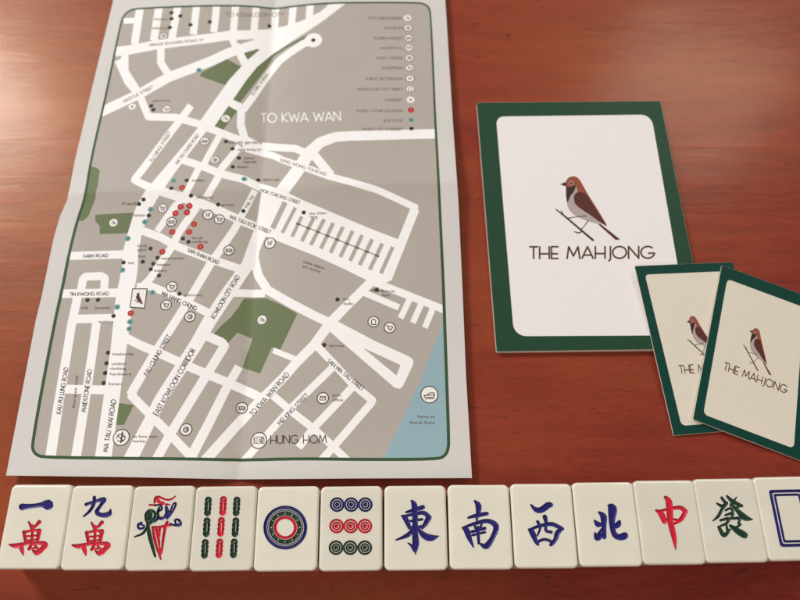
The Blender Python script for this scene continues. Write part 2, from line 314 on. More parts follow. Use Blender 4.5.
R([(334, 366), (291, 408), (242, 463)], 7.4); R([(354, 385.5), (313.5, 428), (298.5, 447.5)], 7.8, False); R([(372.5, 401.5), (334.5, 445.5), (319, 463)], 7.8)
R([(316, 345), (335, 365), (352.5, 384), (372.5, 400.5)], 7.8, True); R([(273, 395.5), (294, 413.5), (313.5, 428.5), (330, 443.5), (351, 464)], 7.6)
add('road', [(326, 319), (338, 321.5), (375, 341), (409, 356.5), (413, 359.5), (413.5, 363.5), (403, 386), (399.5, 388.8), (394.5, 387.5), (340, 340.5), (325, 327)])
add('land', [(362.5, 347.5), (400.5, 365), (396.5, 375.5)])
R([(372, 281.5), (408, 295.3), (450, 312)], 7.6); R([(360, 291), (399, 307.5)], 6.4, False)
KR(330, 280, [(540, 110), (470, 255)], 40); KR(330, 280, [(612, 150), (552, 285)], 40); KR(330, 280, [(690, 180), (632, 318)], 40)
add('park', K(330, 280, [(265, 72), (320, 45), (330, 80)]))
R([(60, 256.2), (128, 254.2)], 8.2); R([(55, 293.8), (125, 292.6)], 8.6); R([(80.5, 293), (83, 279), (86, 276.6), (101, 276), (104.8, 278), (104, 292)], 8)
R([(79, 290, 8.5), (71.5, 325, 8.7), (65, 365, 9), (58, 407, 9.6), (49.5, 463, 10.5)]); R([(76, 319), (116, 318.2)], 8.6); R([(97, 319, 8.5), (92, 355, 8.8), (86, 395, 9), (75, 463, 10)]); R([(64, 389), (106, 390)], 8.8)
streets = L_[n0:]; del L_[n0:]

def Hm(p): return hit(p, hmap)
SH = [('margin', [Hm(p) for p in dense(outline, 7)]), ('border', [Hm(p) for p in dense(bo, 7)]), ('land', [Hm(p) for p in dense(bi, 7)])]
def stitched(items, step=7):
    return [(k, [Hm(p) for p in dense(p_, step)]) for k, p_ in items]
SH += stitched(ins) + stitched(streets)
rc = Hm((313.3, 40.2)); SH.append(('road', ngon(rc, abs(Hm((322, 40.2))[0] - rc[0]), 24)))
SH.append(('border', [Hm(p) for p in dense(bo, 7)])); inner_key = len(SH)
# everything drawn past the border is trimmed: repaint margin outside the border as a ring of quads, and the border line itself
SH.pop()
no_, ni_ = dense(bo, 7), dense(bi, 7)
oo = ringoff(bord, -1); ii = ringoff(bord, 1)
if abs(area2(oo)) < abs(area2(ii)): oo, ii = ii, oo
far = ringoff(bord, -9) if abs(area2(ringoff(bord, -9))) > abs(area2(ringoff(bord, 9))) else ringoff(bord, 9)
for i in range(len(bord)):
    j = (i + 1) % len(bord)
    SH.append(('margin', [Hm(p) for p in dense([oo[i], oo[j], far[j], far[i]], 7)]))
for i in range(len(bord)):
    j = (i + 1) % len(bord)
    SH.append(('border', [Hm(p) for p in dense([oo[i], oo[j], ii[j], ii[i]], 7)]))
xs = [p[0] for p in SH[0][1]]; ys = [p[1] for p in SH[0][1]]; g = .005; lines = []
x0, x1, y0, y1 = min(xs) - g, max(xs) + g, min(ys) - g, max(ys) + g
k = x0
while k < x1: lines.append([(k, y0), (k, y1)]); k += g
k = y0
while k < y1: lines.append([(x0, k), (x1, k)]); k += g
lines += [lineV, lineH]
V2, T = cdt(SH, lines)
V3 = [(x, y, hmap(x, y)) for x, y in V2]; N3 = [nmap(x, y) for x, y in V2]
mc = (hit((250, 250), flat(0))[0], hit((250, 250), flat(0))[1], 0)
mp_ = thing('street_map', 'large unfolded paper street map with green border and fold creases, left of the cards', 'map', mc)
# paper: printed-side margin, edge and underside
TF = [t for t, k in T if k == 'margin']; nV = len(V3); th = .00018
allf = [t for t, k in T]; edge = {}
for f in allf:
    for a, b in zip(f, f[1:] + f[:1]): edge[(a, b)] = 1
rim = [(a, b) for (a, b) in edge if (b, a) not in edge]
VV = V3 + [(x, y, z - th) for x, y, z in V3]
o = mesh('paper', VV, TF + [tuple(i + nV for i in f[::-1]) for f in allf] + [(b, a, a + nV, b + nV) for a, b in rim], M['margin'], mp_, N3 + [(-a, -b, -c) for a, b, c in N3], mc)
def comps(tris):
    par = {}
    def fd(a):
        while par.setdefault(a, a) != a: par[a] = par[par[a]]; a = par[a]
        return a
    for t in tris:
        for v_ in t[1:]: par[fd(v_)] = fd(t[0])
    out = {}
    for t in tris: out.setdefault(fd(t[0]), []).append(t)
    return list(out.values())
for key, nm in (('border', 'border_line'), ('land', 'land_print'), ('road', 'street_print'), ('water', 'water_print')):
    mesh(nm, V3, [t for t, k in T if k == key], M[key], mp_, N3, mc)
for tr_ in comps([t for t, k in T if k == 'park']): mesh('park_print', V3, tr_, M['park'], mp_, N3, mc)

def onmap(name, m, shapes2d, lift, parent=None):
    xs = [p[0] for q_ in shapes2d for p in q_]; ys = [p[1] for q_ in shapes2d for p in q_]; X0, X1, Y0, Y1 = min(xs), max(xs), min(ys), max(ys); g = .0023
    ln = [lineV, lineH] + [[(X0 + k * g + 1e-5, Y0 - g), (X0 + k * g + 1e-5, Y1 + g)] for k in range(1, int((X1 - X0) / g) + 1)] + [[(X0 - g, Y0 + k * g + 1e-5), (X1 + g, Y0 + k * g + 1e-5)] for k in range(1, int((Y1 - Y0) / g) + 1)]
    V, T = cdt([(0, p) for p in shapes2d], ln); return mesh(name, [(x, y, hmap(x, y) + lift) for x, y in V], [t for t, k in T], m, parent or mp_, [nmap(x, y) for x, y in V], mc)
def discw(p, r, n=20):
    c = Hm(p); return ngon(c, abs(Hm((p[0] + r, p[1]))[0] - c[0]), n)
badges = [(373.5, 321.7, 6, 'bag'), (389.7, 327.7, 6, 'cart'), (262, 319.8, 5.4, 'tree'), (242, 408, 6, 'bus'), (258.8, 440.5, 8.3, 'han'), (322.8, 398.2, 6.2, 'mail'), (186, 429.6, 6.5, 'ring'), (121.3, 437.5, 8.5, 'bowl'),
          (190, 316.8, 5.8, 'ring'), (171.8, 286.7, 5.8, 'cart'), (166, 305, 5.8, 'cart'), (229, 250.3, 5.8, 'bus'), (270, 243.2, 6, 'clock'), (208, 214.8, 5.6, 'clock'), (219.3, 219.3, 5.6, 'cart'), (171.5, 221.8, 5.3, 'bus'),
          (162.6, 208.3, 5, 'cart'), (214.8, 160, 5, 'ring'), (113.5, 222.7, 4.8, 'tree'), (204.7, 141.2, 5, 'bus'), (225.6, 118.6, 5, 'tree'), (132.2, 106.7, 4.4, 'pin'), (166.6, 109.3, 4.8, 'cart'), (163.5, 36, 4.2, 'ring'), (429.4, 394.6, 9, 'ferry')]
lg = [(407.5, 18), (408, 27.8), (408.7, 38), (409, 47.8), (409.3, 58), (409.6, 67.8), (410, 78.5), (410.2, 89)]
badges += [(x, y, 4.6, ['tree', 'ring', 'bus', 'mail', 'ring', 'cart', 'clock', 'bag'][i]) for i, (x, y) in enumerate(lg)] + [(410.6, 99.8, 4.6, 'pin')]
reds = [(182, 187.5), (180.7, 206.8), (189.3, 205.8), (175.5, 213.3), (187, 212.5), (194, 224.2), (189, 232), (172.3, 232), (200.5, 246.7), (162.3, 251.8), (130.8, 313.2), (411, 110)]
teals = [(173.8, 180.5), (244.3, 179), (150.8, 209.5), (145, 222), (127.8, 238.5), (122.5, 270), (117.3, 307), (152.5, 292.5), (130, 321.8), (129.3, 328.8), (199, 70.2), (411.2, 120)]
dots = [(186.7, 180.3), (171.3, 188.2), (191, 195.7), (218.2, 204.6), (243.3, 211), (232.8, 166.8), (258.3, 180), (183, 238.5), (188.5, 241.8), (143.5, 199.5), (139, 204), (148.8, 215.5), (150.6, 248.6), (157.5, 257.8), (153.3, 263.8), (150.8, 269.3), (159, 275.5), (179.5, 293.8), (123.5, 262.5), (142.8, 261.8), (87.5, 300), (98, 299.8), (113.5, 316), (108, 352.7), (106.5, 363.2), (105.2, 373), (103.7, 383), (337.5, 299.5), (324.2, 345), (376.8, 290), (303.7, 212.5), (226, 141.5), (232.5, 148.7), (239, 158), (151.3, 105.8), (153.5, 109.7), (171.5, 12.8), (171.5, 18.8), (169.8, 27.5), (180.3, 16), (190.5, 24.8), (209.8, 22), (269.5, 26), (411.5, 128.6), (313.3, 40.2)]
def q(*a): return a
signq = K(40, 240, [(615, 322), (718, 322), (700, 458), (597, 452)])
cxq = sum(p[0] for p in signq) / 4; cyq = sum(p[1] for p in signq) / 4
icons = {'bag': [([(-.35, -.1), (-.35, .5), (.35, .5), (.35, -.1)], .16), ([(-.35, -.1), (-.2, -.45), (.2, -.45), (.35, -.1)], .14)], 'cart': [([(-.55, -.35), (-.35, -.35), (-.2, .25), (.35, .25), (.5, -.2), (-.3, -.2)], .15), ([(-.1, .48), (-.09, .48)], .2), ([(.3, .48), (.31, .48)], .2)],
  'tree': [([(-.3, .3), (-.35, -.1), (-.1, -.4), (.1, -.1), (.0, .3)], .12), ([(.15, .35), (.2, -.1), (.45, .1), (.4, .35)], .12)], 'bus': [([(-.5, -.2), (.5, -.2), (.5, .25), (-.5, .25), (-.5, -.2)], .15), ([(-.5, .02), (.5, .02)], .1), ([(-.3, .42), (-.29, .42)], .2), ([(.3, .42), (.31, .42)], .2)],
  'mail': [([(-.45, -.28), (.45, -.28), (.45, .3), (-.45, .3), (-.45, -.28), (0, .05), (.45, -.28)], .12)], 'ring': [(arc(0, 0, .42, .42, 0, 360, 10), .14), ([(-.2, -.1), (.15, -.2), (.2, .15), (-.1, .2)], .14)], 'bowl': [([(-.55, .1), (-.3, -.35), (.1, -.4), (.5, .0)], .1), ([(-.5, -.3), (.35, .45)], .09), ([(.05, -.65), (.05, .6)], .16), ([(-.4, .35), (.0, .5), (.45, .25)], .1), (arc(.2, .1, .25, .25, 0, 360, 8), .08)],
  'clock': [([(-.3, .4), (-.3, -.35)], .14), ([(-.05, -.1), (.1, .35), (.35, -.35)], .14), ([(.0, -.3), (.35, -.35)], .1)], 'pin': [([(0, 0), (.01, 0)], .55)], 'ferry': [([(-.62, .1), (.6, .0), (.45, .32), (-.45, .32), (-.62, .1)], .1), ([(-.25, .02), (.1, -.22), (.5, -.2), (.55, 0)], .09), ([(-.5, .48), (.5, .46)], .08)], 'han': []}
for x, y, r, i in badges:
    c = Hm((x, y)); rw = abs(Hm((x + r, y))[0] - c[0]); ic = []
    bd = onmap('badge_print', M['white'], [discw((x, y), r - (1.0 if r > 5 else .7), 24)], 55e-6)
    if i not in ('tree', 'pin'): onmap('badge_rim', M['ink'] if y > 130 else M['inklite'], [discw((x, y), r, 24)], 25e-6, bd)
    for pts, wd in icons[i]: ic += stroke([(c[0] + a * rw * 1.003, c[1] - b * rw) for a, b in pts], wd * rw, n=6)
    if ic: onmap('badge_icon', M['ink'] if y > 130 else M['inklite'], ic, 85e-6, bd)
# the sign with the bird by the main road
bd = onmap('sign_print', M['white'], [[Hm((cxq + (p[0] - cxq) * .87, cyq + (p[1] - cyq) * .89)) for p in signq]], 55e-6)
onmap('sign_rim', M['ink'], [[Hm(p) for p in signq]], 25e-6, bd)
ic = stroke([Hm(p) + (.0016,) for p in K(40, 240, [(655, 360), (653, 385)])]) + stroke([Hm(p) + (v,) for p, v in zip(K(40, 240, [(652, 380), (662, 400), (680, 425)]), (.0022, .0022, .0008))]) + stroke([Hm(p) for p in K(40, 240, [(635, 402), (655, 418)])], .0005)
onmap('sign_bird', M['wing'], ic, 85e-6, bd)
ic = stroke([Hm(p) for p in K(250, 200, [(320, 160), (835, 366)])], .0005)
for k in range(9): ic += stroke([Hm(p) for p in K(250, 200, [(312 + 66 * k, 157 + 26.5 * k), (328 + 66 * k, 163 + 26.5 * k)])], .0011)
onmap('dashed_line_print', M['inklite'], ic, 85e-6)
for p in reds:
    bd = onmap('red_spot_print', M['red'], [discw(p, 3.2)], 40e-6); onmap('spot_centre', M['roseink'], [discw(p, .7, 8)], 60e-6, bd)
for p in teals:
    bd = onmap('teal_spot_print', M['teal'], [discw(p, 2.9)], 40e-6); onmap('spot_centre', M['dteal'], [discw(p, 1.3, 10)], 60e-6, bd)
for p in dots: onmap('black_spot_print', M['dot'], [discw(p, 2.2, 14)], 70e-6)
ST = [("EAST KOWLOON CORRIDOR", (157.5, 416), (195.5, 350.5), 5, .75), ("PAU CHUNG STREET", (147.4, 376), (171, 336.5), 4.3, .65), ("KAU PUI LUNG ROAD", (60.5, 414), (68.3, 368), 4.2, .65), ("MAIDSTONE ROAD", (85.6, 412), (91.8, 370), 4.2, .65),
 ("MA TAU WAI ROAD", (107.6, 452), (116, 400), 4.6, .75), ("KOWLOON CITY ROAD", (214.5, 319), (240, 277), 4.5, .65), ("MA HANG CHUNG", (161.3, 295), (195.8, 310.6), 4, .65), ("SAN SHAN ROAD", (187.3, 251.3), (218.3, 264.5), 3.6, .6),
 ("MA TAU KOK STREET", (229.6, 218.3), (270.3, 234), 3.6, .6), ("MOK CHEONG STREET", (260, 191.2), (299.5, 204.2), 2.9, .5), ("SUNG WONG TOI ROAD", (280, 161), (326, 175.7), 2.7, .5), ("FU NING STREET", (152.3, 162), (171, 133), 3, .5), ("MA TAU CHUNG ROAD", (177.5, 164.5), (199, 135.5), 3, .5),
 ("OLYMPIC AVENUE", (253, 96), (268, 75), 2.6, .45), ("ARGYLE STREET", (123.7, 103), (153.5, 88), 2.7, .45), ("PRINCE EDWARD ROAD W", (150, 46.4), (203.3, 40.8), 2.4, .45), ("FARM ROAD", (83.5, 257.8), (108.3, 257), 3.1, .55), ("TIN KWONG ROAD", (70, 295.8), (109, 295.2), 3.2, .55),
 ("TO KWA WAN ROAD", (252.7, 416.3), (289.5, 375), 4.7, .7), ("MEI KING STREET", (279.8, 425.3), (308.5, 395.7), 3.9, .6), ("SAN MA TAU STREET", (327, 361.8), (362, 391), 4, .6), ("PAK TAI", (247.2, 208), (254, 197), 2.8, .45), ("HUNG HOM", (270.7, 443.6), (326.3, 443), 8, .95)]
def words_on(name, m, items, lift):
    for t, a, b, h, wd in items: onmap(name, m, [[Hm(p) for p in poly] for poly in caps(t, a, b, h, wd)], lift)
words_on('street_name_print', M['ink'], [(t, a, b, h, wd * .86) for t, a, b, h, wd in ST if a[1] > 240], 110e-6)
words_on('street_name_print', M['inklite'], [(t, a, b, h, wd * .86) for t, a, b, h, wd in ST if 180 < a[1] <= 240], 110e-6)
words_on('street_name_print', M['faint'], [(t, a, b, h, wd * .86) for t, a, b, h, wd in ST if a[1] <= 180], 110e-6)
words_on('district_name_print', M['white'], [("TO KWA WAN", (261.5, 122.6), (340.5, 120.4), 8.7, 1.25)], 60e-6)
words_on('street_name_print', M['faint'], [("TO KOWLOON CITY", (226, 16.5), (284, 16.5), 3.6, .5)], 110e-6)
LG = ["CITY PARK/GARDEN", "CHURCH", "SUPERMARKET", "HOSPITAL", "POST OFFICE", "SHOPPING", "PUBLIC BATHROOM", "KOWLOON CITY FERRY", "MARKET", "FOOD & YOUR LOCATION", "BUS STOP", "POINT OF INTEREST"]
LX = [368, 384, 374, 380, 377, 382, 366, 358, 384, 357, 384, 363]; LY = [18, 27.8, 38, 47.8, 58, 67.8, 78.5, 89, 99.8, 110.5, 120.3, 129]
words_on('legend_print', M['faint'], [(t, (x, y + 1.3), (402.5 if y < 120 else 403, y + 1.3), 2.2, .42) for t, x, y in zip(LG, LX, LY)], 110e-6)
W_ = [("metalworker", 112.5, 355.3, 134, 355.3), ("outdoor", 111.5, 365, 126.5, 365), ("clothing", 110, 369.8, 126, 369.8), ("hardware", 110, 375.3, 131, 375.3), ("framers", 108.5, 385.2, 122, 385.2), ("to kwa wan", 132.5, 437.7, 157, 437.7), ("market", 133, 442.4, 146, 442.4), ("Ferry to", 417.5, 418, 435, 418), ("North Point", 410, 424, 435, 424),
 ("terrace", 329, 346.8, 344, 346.8), ("café", 81, 309, 88, 309), ("bouquets", 95, 309, 110.5, 309), ("workshop", 98.5, 323, 113.5, 323), ("tea", 128, 264, 134, 264), ("lunch", 137.5, 247, 147, 247), ("place", 138, 251, 146.5, 251), ("food", 138, 257.5, 145, 257.5), ("supermarket", 161, 259.5, 184, 259.5), ("bungalow", 157, 265.8, 170, 265.8),
 ("bakery", 154.5, 271.8, 167, 271.8), ("stationery", 184, 296.2, 202.5, 296.2), ("fruit stall", 192, 239.2, 202, 239.2), ("noodle bar", 192, 243, 208.5, 243), ("cattle depot", 302.8, 262.5, 324, 269.5), ("art centre", 302, 267, 320, 273), ("cha chaan", 309, 214.8, 326.5, 214), ("teng", 310, 218, 317.5, 218), ("jewellers", 192, 181.5, 205, 181.5), ("coffee roasters", 196, 198.5, 213, 198.5),
 ("grocer", 221.5, 206, 234.5, 206), ("dessert", 237, 168, 248.5, 168), ("kai tak gardens", 229, 143.4, 262, 143.8), ("sung wong toi", 238, 150.6, 261, 150.8), ("indoor", 244, 159.3, 254.5, 159.3), ("playground", 243.5, 163, 256, 163), ("airport road", 263, 180.8, 279, 180.8), ("post", 332.5, 396.4, 341, 396.4), ("office", 332.5, 401.2, 343, 401.2), ("Biscuit", 381, 292, 395, 292.6),
 ("depot", 382, 296, 390, 296.4), ("art", 343, 300.3, 349.5, 300.3), ("studio", 343.5, 304.8, 353, 304.8), ("station", 154, 20.2, 168, 20.2), ("walled city", 152, 29.3, 167, 29.3), ("guest house", 153, 102, 170, 101.5), ("forest hill", 74.8, 408, 78.4, 376), ("hall", 122.5, 205, 136, 205), ("barber", 134, 216.5, 145.5, 216.5)]
def tiny(t, a, b, h):
    v, f = small_text(t, a, b, h); wv = [Hm(p) for p in v]
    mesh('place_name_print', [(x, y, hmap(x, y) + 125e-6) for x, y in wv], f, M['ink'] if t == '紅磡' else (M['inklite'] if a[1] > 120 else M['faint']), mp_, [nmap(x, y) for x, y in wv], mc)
for t, a, b, c_, d in W_: tiny(t, (a, b), (c_, d), 2.9)
tiny("紅磡", (253.2, 443.6), (264.4, 443.6), 6.3)

# ------------------------------------------------------------------ cards with the bird
def hom(src, dst):
    A, B = [], []
    for (x, y), (u, v) in zip(src, dst): A += [[x, y, 1, 0, 0, 0, -u * x, -u * y], [0, 0, 0, x, y, 1, -v * x, -v * y]]; B += [u, v]
    h = np.linalg.solve(np.array(A), np.array(B))
    return lambda p: ((h[0] * p[0] + h[1] * p[1] + h[2]) / (h[6] * p[0] + h[7] * p[1] + 1), (h[3] * p[0] + h[4] * p[1] + h[5]) / (h[6] * p[0] + h[7] * p[1] + 1))
def B8(pts): return crop(530, 170, 5.714, pts)
LOGO = []
def lg_(key, poly): LOGO.append((key, poly))
lg_('bird_rust', smooth(B8([(203, 72), (215, 48), (240, 36), (270, 42), (292, 68), (312, 105), (345, 160), (395, 240), (440, 320), (400, 290), (330, 200), (262, 150), (240, 110), (206, 98), (203, 72)]), 3))
lg_('bird_belly', smooth(B8([(262, 92), (272, 122), (252, 150), (262, 195), (300, 225), (350, 258), (408, 308), (388, 308), (330, 292), (270, 268), (232, 238), (214, 205), (215, 175), (232, 140), (250, 100), (262, 92)]), 3))
lg_('bird_wing', smooth(B8([(250, 150), (262, 132), (292, 126), (322, 140), (352, 185), (395, 250), (440, 320), (398, 297), (345, 258), (290, 222), (256, 190), (250, 150)]), 3))
lg_('bird_bib', smooth(B8([(205, 92), (225, 98), (245, 90), (262, 92), (250, 125), (230, 150), (214, 188), (206, 150), (205, 92)]), 3))
lg_('bird_bib', B8([(172, 82), (204, 68), (208, 96)]))
lg_('bird_belly', ngon(B8([(235, 75)])[0], 2.3, 14)); lg_('bird_rust', ngon(B8([(235, 75)])[0], 1.7, 12)); lg_('bird_bib', ngon(B8([(235, 75)])[0], .8, 8))
lg_('bird_wing', B8([(386, 308), (408, 312), (516, 397), (490, 401)]))
for s in ([(215, 276, 6), (250, 270, 5), (320, 262, 5)], [(332, 290, 6), (312, 318, 5), (288, 345, 6)], [(148, 225, 7), (200, 265, 11), (270, 325, 11), (360, 401, 13)], [(192, 258, 7), (178, 232, 5)], [(253, 352, 5), (275, 360, 8), (300, 352, 6)]):
    for q_ in stroke(B8(s)): lg_('bird_bib', q_)
for q_ in caps("THE MAHJONG", (529.8, 258.6), (654, 258.2), 11.8, 1.8): lg_('lettering', q_)
bigp = [(496, 116.6), (651.2, 114.6), (690, 335.3), (514, 336.2)]
def plane(cs, zs):
    P = [hit(c, flat(z)) + (z,) for c, z in zip(cs, zs)]
    A = np.array([[p[0], p[1], 1] for p in P]); s = np.linalg.lstsq(A, np.array([p[2] for p in P]), rcond=None)[0]
    return lambda x, y: float(s[0] * x + s[1] * y + s[2])
def card(name, label, cat, corners, zs, panel, prad, th, green, pan, group=None, parts=None):
    pl = plane(corners, zs); H_ = lambda p: hit(p, pl); tr = hom(bigp, panel)
    c = H_((sum(p[0] for p in corners) / 4, sum(p[1] for p in corners) / 4)); org = (c[0], c[1], 0)
    t = thing(name, label, cat, org, group)
    e = .00025
    sh = [('edge', [H_(p) for p in rrect(corners, [1.2] * 4, 3)])]
    cc = (sum(p[0] for p in corners) / 4, sum(p[1] for p in corners) / 4)
    sh.append(('cover', [H_((cc[0] + (p[0] - cc[0]) * .9993, cc[1] + (p[1] - cc[1]) * .9993)) for p in rrect(corners, [1.2] * 4, 3)]))
    sh.append(('panel', [H_(p) for p in rrect(panel, prad, 8)]))
    sh += [(k, [H_(tr(p)) for p in poly]) for k, poly in LOGO]
    V, T = cdt(sh); n = len(V); V3 = [(x, y, pl(x, y)) for x, y in V]; VV = V3 + [(x, y, z - th) for x, y, z in V3]
    allf = [f for f, k in T]; ed = {(a, b) for f in allf for a, b in zip(f, f[1:] + f[:1])}; rim = [(a, b) for a, b in ed if (b, a) not in ed]
    mesh('card_stock', VV, [f for f, k in T if k == 'edge'] + [tuple(i + n for i in f[::-1]) for f in allf] + [(b, a, a + n, b + n) for a, b in rim], M['stock'], t, None, org)
    for key, nm, m in (('cover', 'green_border', green), ('panel', 'pale_panel', pan), ('bird_rust', 'bird_crown_print', M['rust']), ('bird_belly', 'bird_belly_print', M['belly']), ('bird_wing', 'bird_wing_print', M['wing']), ('bird_bib', 'bird_bib_print', M['bib']), ('lettering', 'lettering', M['logo'])):
        mesh(nm, V3, [f for f, k in T if k == key], m, t, None, org)
    return t
card('booklet', 'large dark green booklet with a white panel and a printed sparrow, beside the map', 'booklet', [(476.7, 102.6), (660.3, 100.8), (710.3, 348.8), (496.6, 351.6)], [.003] * 4, bigp, [8, 11, 12, 13], .0028, M['bgreen'], M['bpanel'])
Ac = [(634.6, 266), (732.6, 262), (779, 426.5), (673.8, 435.6)]
card('small_card', 'small teal-edged card with cream panel, partly covered, its corner resting on the booklet', 'card', Ac, [.0066, .0066, .0014, .0014], [(645, 274.6), (724.5, 271.3), (765.8, 419), (681.5, 425.8)], [4, 4, 5, 5], .0009, M['sgreen'], M['spanel'], 'small cards beside the booklet')
Bc = [(721.8, 265), (812, 297.8), (799.2 + 6.5, 462.6), (693, 419.3)]
card('small_card', 'small tilted teal-edged card lying uncovered on top of its twin, whole sparrow showing', 'card', Bc, [.0082, .0058, .0014, .0034], [(727.3, 279.0), (803.8, 307.3), (793.8, 448.5), (703.3, 414.2)], [4.5, 4.5, 5, 5], .0009, M['sgreen'], M['spanel'], 'small cards beside the booklet')

# ------------------------------------------------------------------ mahjong tiles
ZT = .022; TW, TL = .02985, .0386
tbx = [(-4.5, 568), (60, 569.5), (124, 570.7), (189, 571), (253, 571.5), (318, 571.7), (383.6, 571.5), (448.7, 570.7), (514, 569.5), (579, 568.2), (643.4, 566), (706, 564), (769, 561.8), (832, 559.5)]
ttx = [(11, 484.8), (72, 485.3), (133, 485.8), (195.3, 486), (256.7, 486), (319.5, 486), (383, 485.3), (447, 484.7), (510.4, 483.8), (572, 482.7), (634.4, 481), (694, 479.3), (753.8, 477.6), (813, 475.7)]
def T6(ox, oy, pts): return crop(ox, oy, 6.25, pts)
def brush(ox, oy, strokes, wf=1.58):
    out = []
    for s in strokes: out += stroke(smooth(T6(ox, oy, [(p[0], p[1], p[2] * wf) for p in s]), 4), None, True, 8)
    return out
wan = [[(60, 404, 8), (100, 411, 20), (150, 400, 15), (200, 396, 13), (255, 394, 17), (284, 404, 22), (262, 432, 20), (232, 455, 22), (205, 440, 8)], [(128, 408, 22), (138, 440, 17), (146, 468, 6)], [(150, 325, 15), (160, 384, 13)], [(148, 328, 12), (200, 316, 11), (246, 316, 15)], [(246, 316, 18), (236, 374, 13)],
       [(160, 353, 9), (238, 346, 9)], [(165, 380, 10), (235, 372, 10)], [(205, 285, 11), (202, 340, 11), (198, 405, 12)], [(180, 262, 8), (200, 302, 14)], [(246, 262, 17), (212, 300, 8)], [(200, 400, 12), (180, 432, 12)], [(212, 402, 8), (236, 428, 12)], [(178, 432, 9), (222, 425, 9)]]
wan2 = [[(x - 8, y + 3, w_) for x, y, w_ in s] for s in wan]
G = []   # per tile: list of (key, polygons px)
G.append([('blue', brush(0, 480, [[(138, 168, 28), (165, 166, 22), (220, 160, 17), (265, 154, 22), (298, 155, 42), (302, 156, 40)]])), ('red', brush(0, 480, wan))])
G.append([('blue', brush(64, 480, [[(190, 108, 14), (186, 150, 14), (160, 195, 12), (122, 228, 7)], [(138, 153, 14), (190, 136, 12), (250, 122, 20), (228, 160, 13), (205, 200, 18), (235, 219, 18), (280, 214, 22), (292, 182, 5)]])), ('red', brush(64, 480, wan2))])
def brush3(st): return brush(128, 480, st, 1.5)
G.append([('red', brush3([[(135, 156, 9), (180, 156, 7), (240, 151, 7), (262, 155, 6)], [(166, 142, 9), (172, 112, 11), (195, 106, 10), (235, 122, 9), (268, 121, 8), (298, 100, 5)], [(180, 120, 18), (200, 140, 14), (222, 142, 10)], [(156, 298, 12), (172, 380, 17), (205, 495, 8)], [(178, 298, 14), (192, 400, 16), (202, 470, 9)], [(200, 298, 12), (200, 350, 10)], [(234, 290, 12), (220, 370, 12), (211, 458, 7)], [(150, 294, 9), (200, 292, 9), (245, 284, 14), (268, 284, 9)], [(246, 262, 12), (228, 300, 14)]])),
          ('green', brush3([[(130, 192, 12), (112, 215, 12), (116, 255, 12), (138, 272, 12), (162, 245, 12), (170, 210, 12), (150, 190, 11), (130, 192, 12)], [(138, 212, 22), (138, 246, 22)], [(150, 205, 7), (135, 240, 7)], [(196, 170, 9), (186, 200, 11), (190, 235, 11), (165, 262, 10)], [(122, 272, 13), (138, 360, 18), (170, 478, 10)], [(128, 285, 14), (92, 334, 11), (40, 355, 6)]])),
          ('blue', brush(128, 480, [[(84, 268, 13), (64, 280, 12), (68, 302, 11), (92, 302, 11), (102, 286, 8), (84, 280, 8)], [(168, 160, 8), (200, 156, 8), (212, 180, 10), (192, 196, 9)], [(185, 232, 12), (212, 240, 16), (238, 215, 12), (236, 170, 9)], [(240, 160, 7), (252, 196, 7), (244, 240, 11), (276, 200, 10), (300, 150, 9), (282, 152, 8), (250, 232, 9)], [(262, 272, 7), (288, 282, 10), (325, 278, 17), (318, 250, 12), (294, 250, 9), (300, 276, 9)]], 1.4)),
          ('none', brush3([[(168, 316, 3), (180, 370, 3), (192, 425, 3)], [(209, 308, 3), (206, 360, 4), (205, 420, 3)], [(204, 222, 3), (222, 228, 4)], [(322, 268, 4), (312, 264, 4)]]))])
def bam(cx, cy):
    o_, l_ = [], []
    for k, r in ((-40, 22), (-14, 23), (14, 23), (40, 22)): o_.append(ngon(T6(190, 480, [(cx - k * .07, cy + k)])[0], r / 6.25, 18))
    o_ += stroke(T6(190, 480, [(cx + 2.5, cy - 36), (cx - 2.5, cy + 36)]), 30 / 6.25)
    l_ += stroke(T6(190, 480, [(cx + 4, cy - 26), (cx + 1, cy + 28)]), 3.4 / 6.25, True, 6)
    l_ += stroke(T6(190, 480, [(cx - 8, cy - 34), (cx + 9, cy - 40)]), 1.8 / 6.25, True, 6)
    return o_, l_
gs, rs, ls = [], [], []
for c in ((112, 165), (104, 295), (93, 430), (291, 165), (284, 295), (274, 427)): a, b = bam(*c); gs += a; ls += b
for c in ((207, 162), (194, 293), (184, 427)): a, b = bam(*c); rs += a; ls += b
G.append([('green', gs), ('red', rs), ('none', ls)])
oc = (285.3, 527.6); D = lambda r, n=48: [ngon(oc, r, n)]
tri = [ngon((oc[0] + 14.1 * math.cos(2 * PI * k / 12), oc[1] + 14.1 * math.sin(2 * PI * k / 12)), .95, 3, 2 * PI * k / 12) for k in range(12)]
G.append([('blue', D(22)), ('none', D(18.6)), ('blue', D(18.1)), ('none', D(17.0)), ('green', D(16.5)), ('none', tri + D(12.1)), ('red', D(11.7)), ('none', D(8.6))])
rows = []
for key, cs in (('blue', ((107, 154), (195, 154), (283, 154))), ('red', ((104, 288), (192, 288), (281, 288))), ('green', ((100, 423), (189, 423), (280, 423)))):
    d = [ngon(T6(320, 480, [c])[0], 46 / 6.25, 30) for c in cs]; rows += [(key, d)]
    for r0, k2 in ((33, 'none'), (29, key), (17, 'none'), (14, key)): rows.append((k2, [ngon(T6(320, 480, [c])[0], r0 / 6.25, 26) for c in cs]))
G.append(rows)
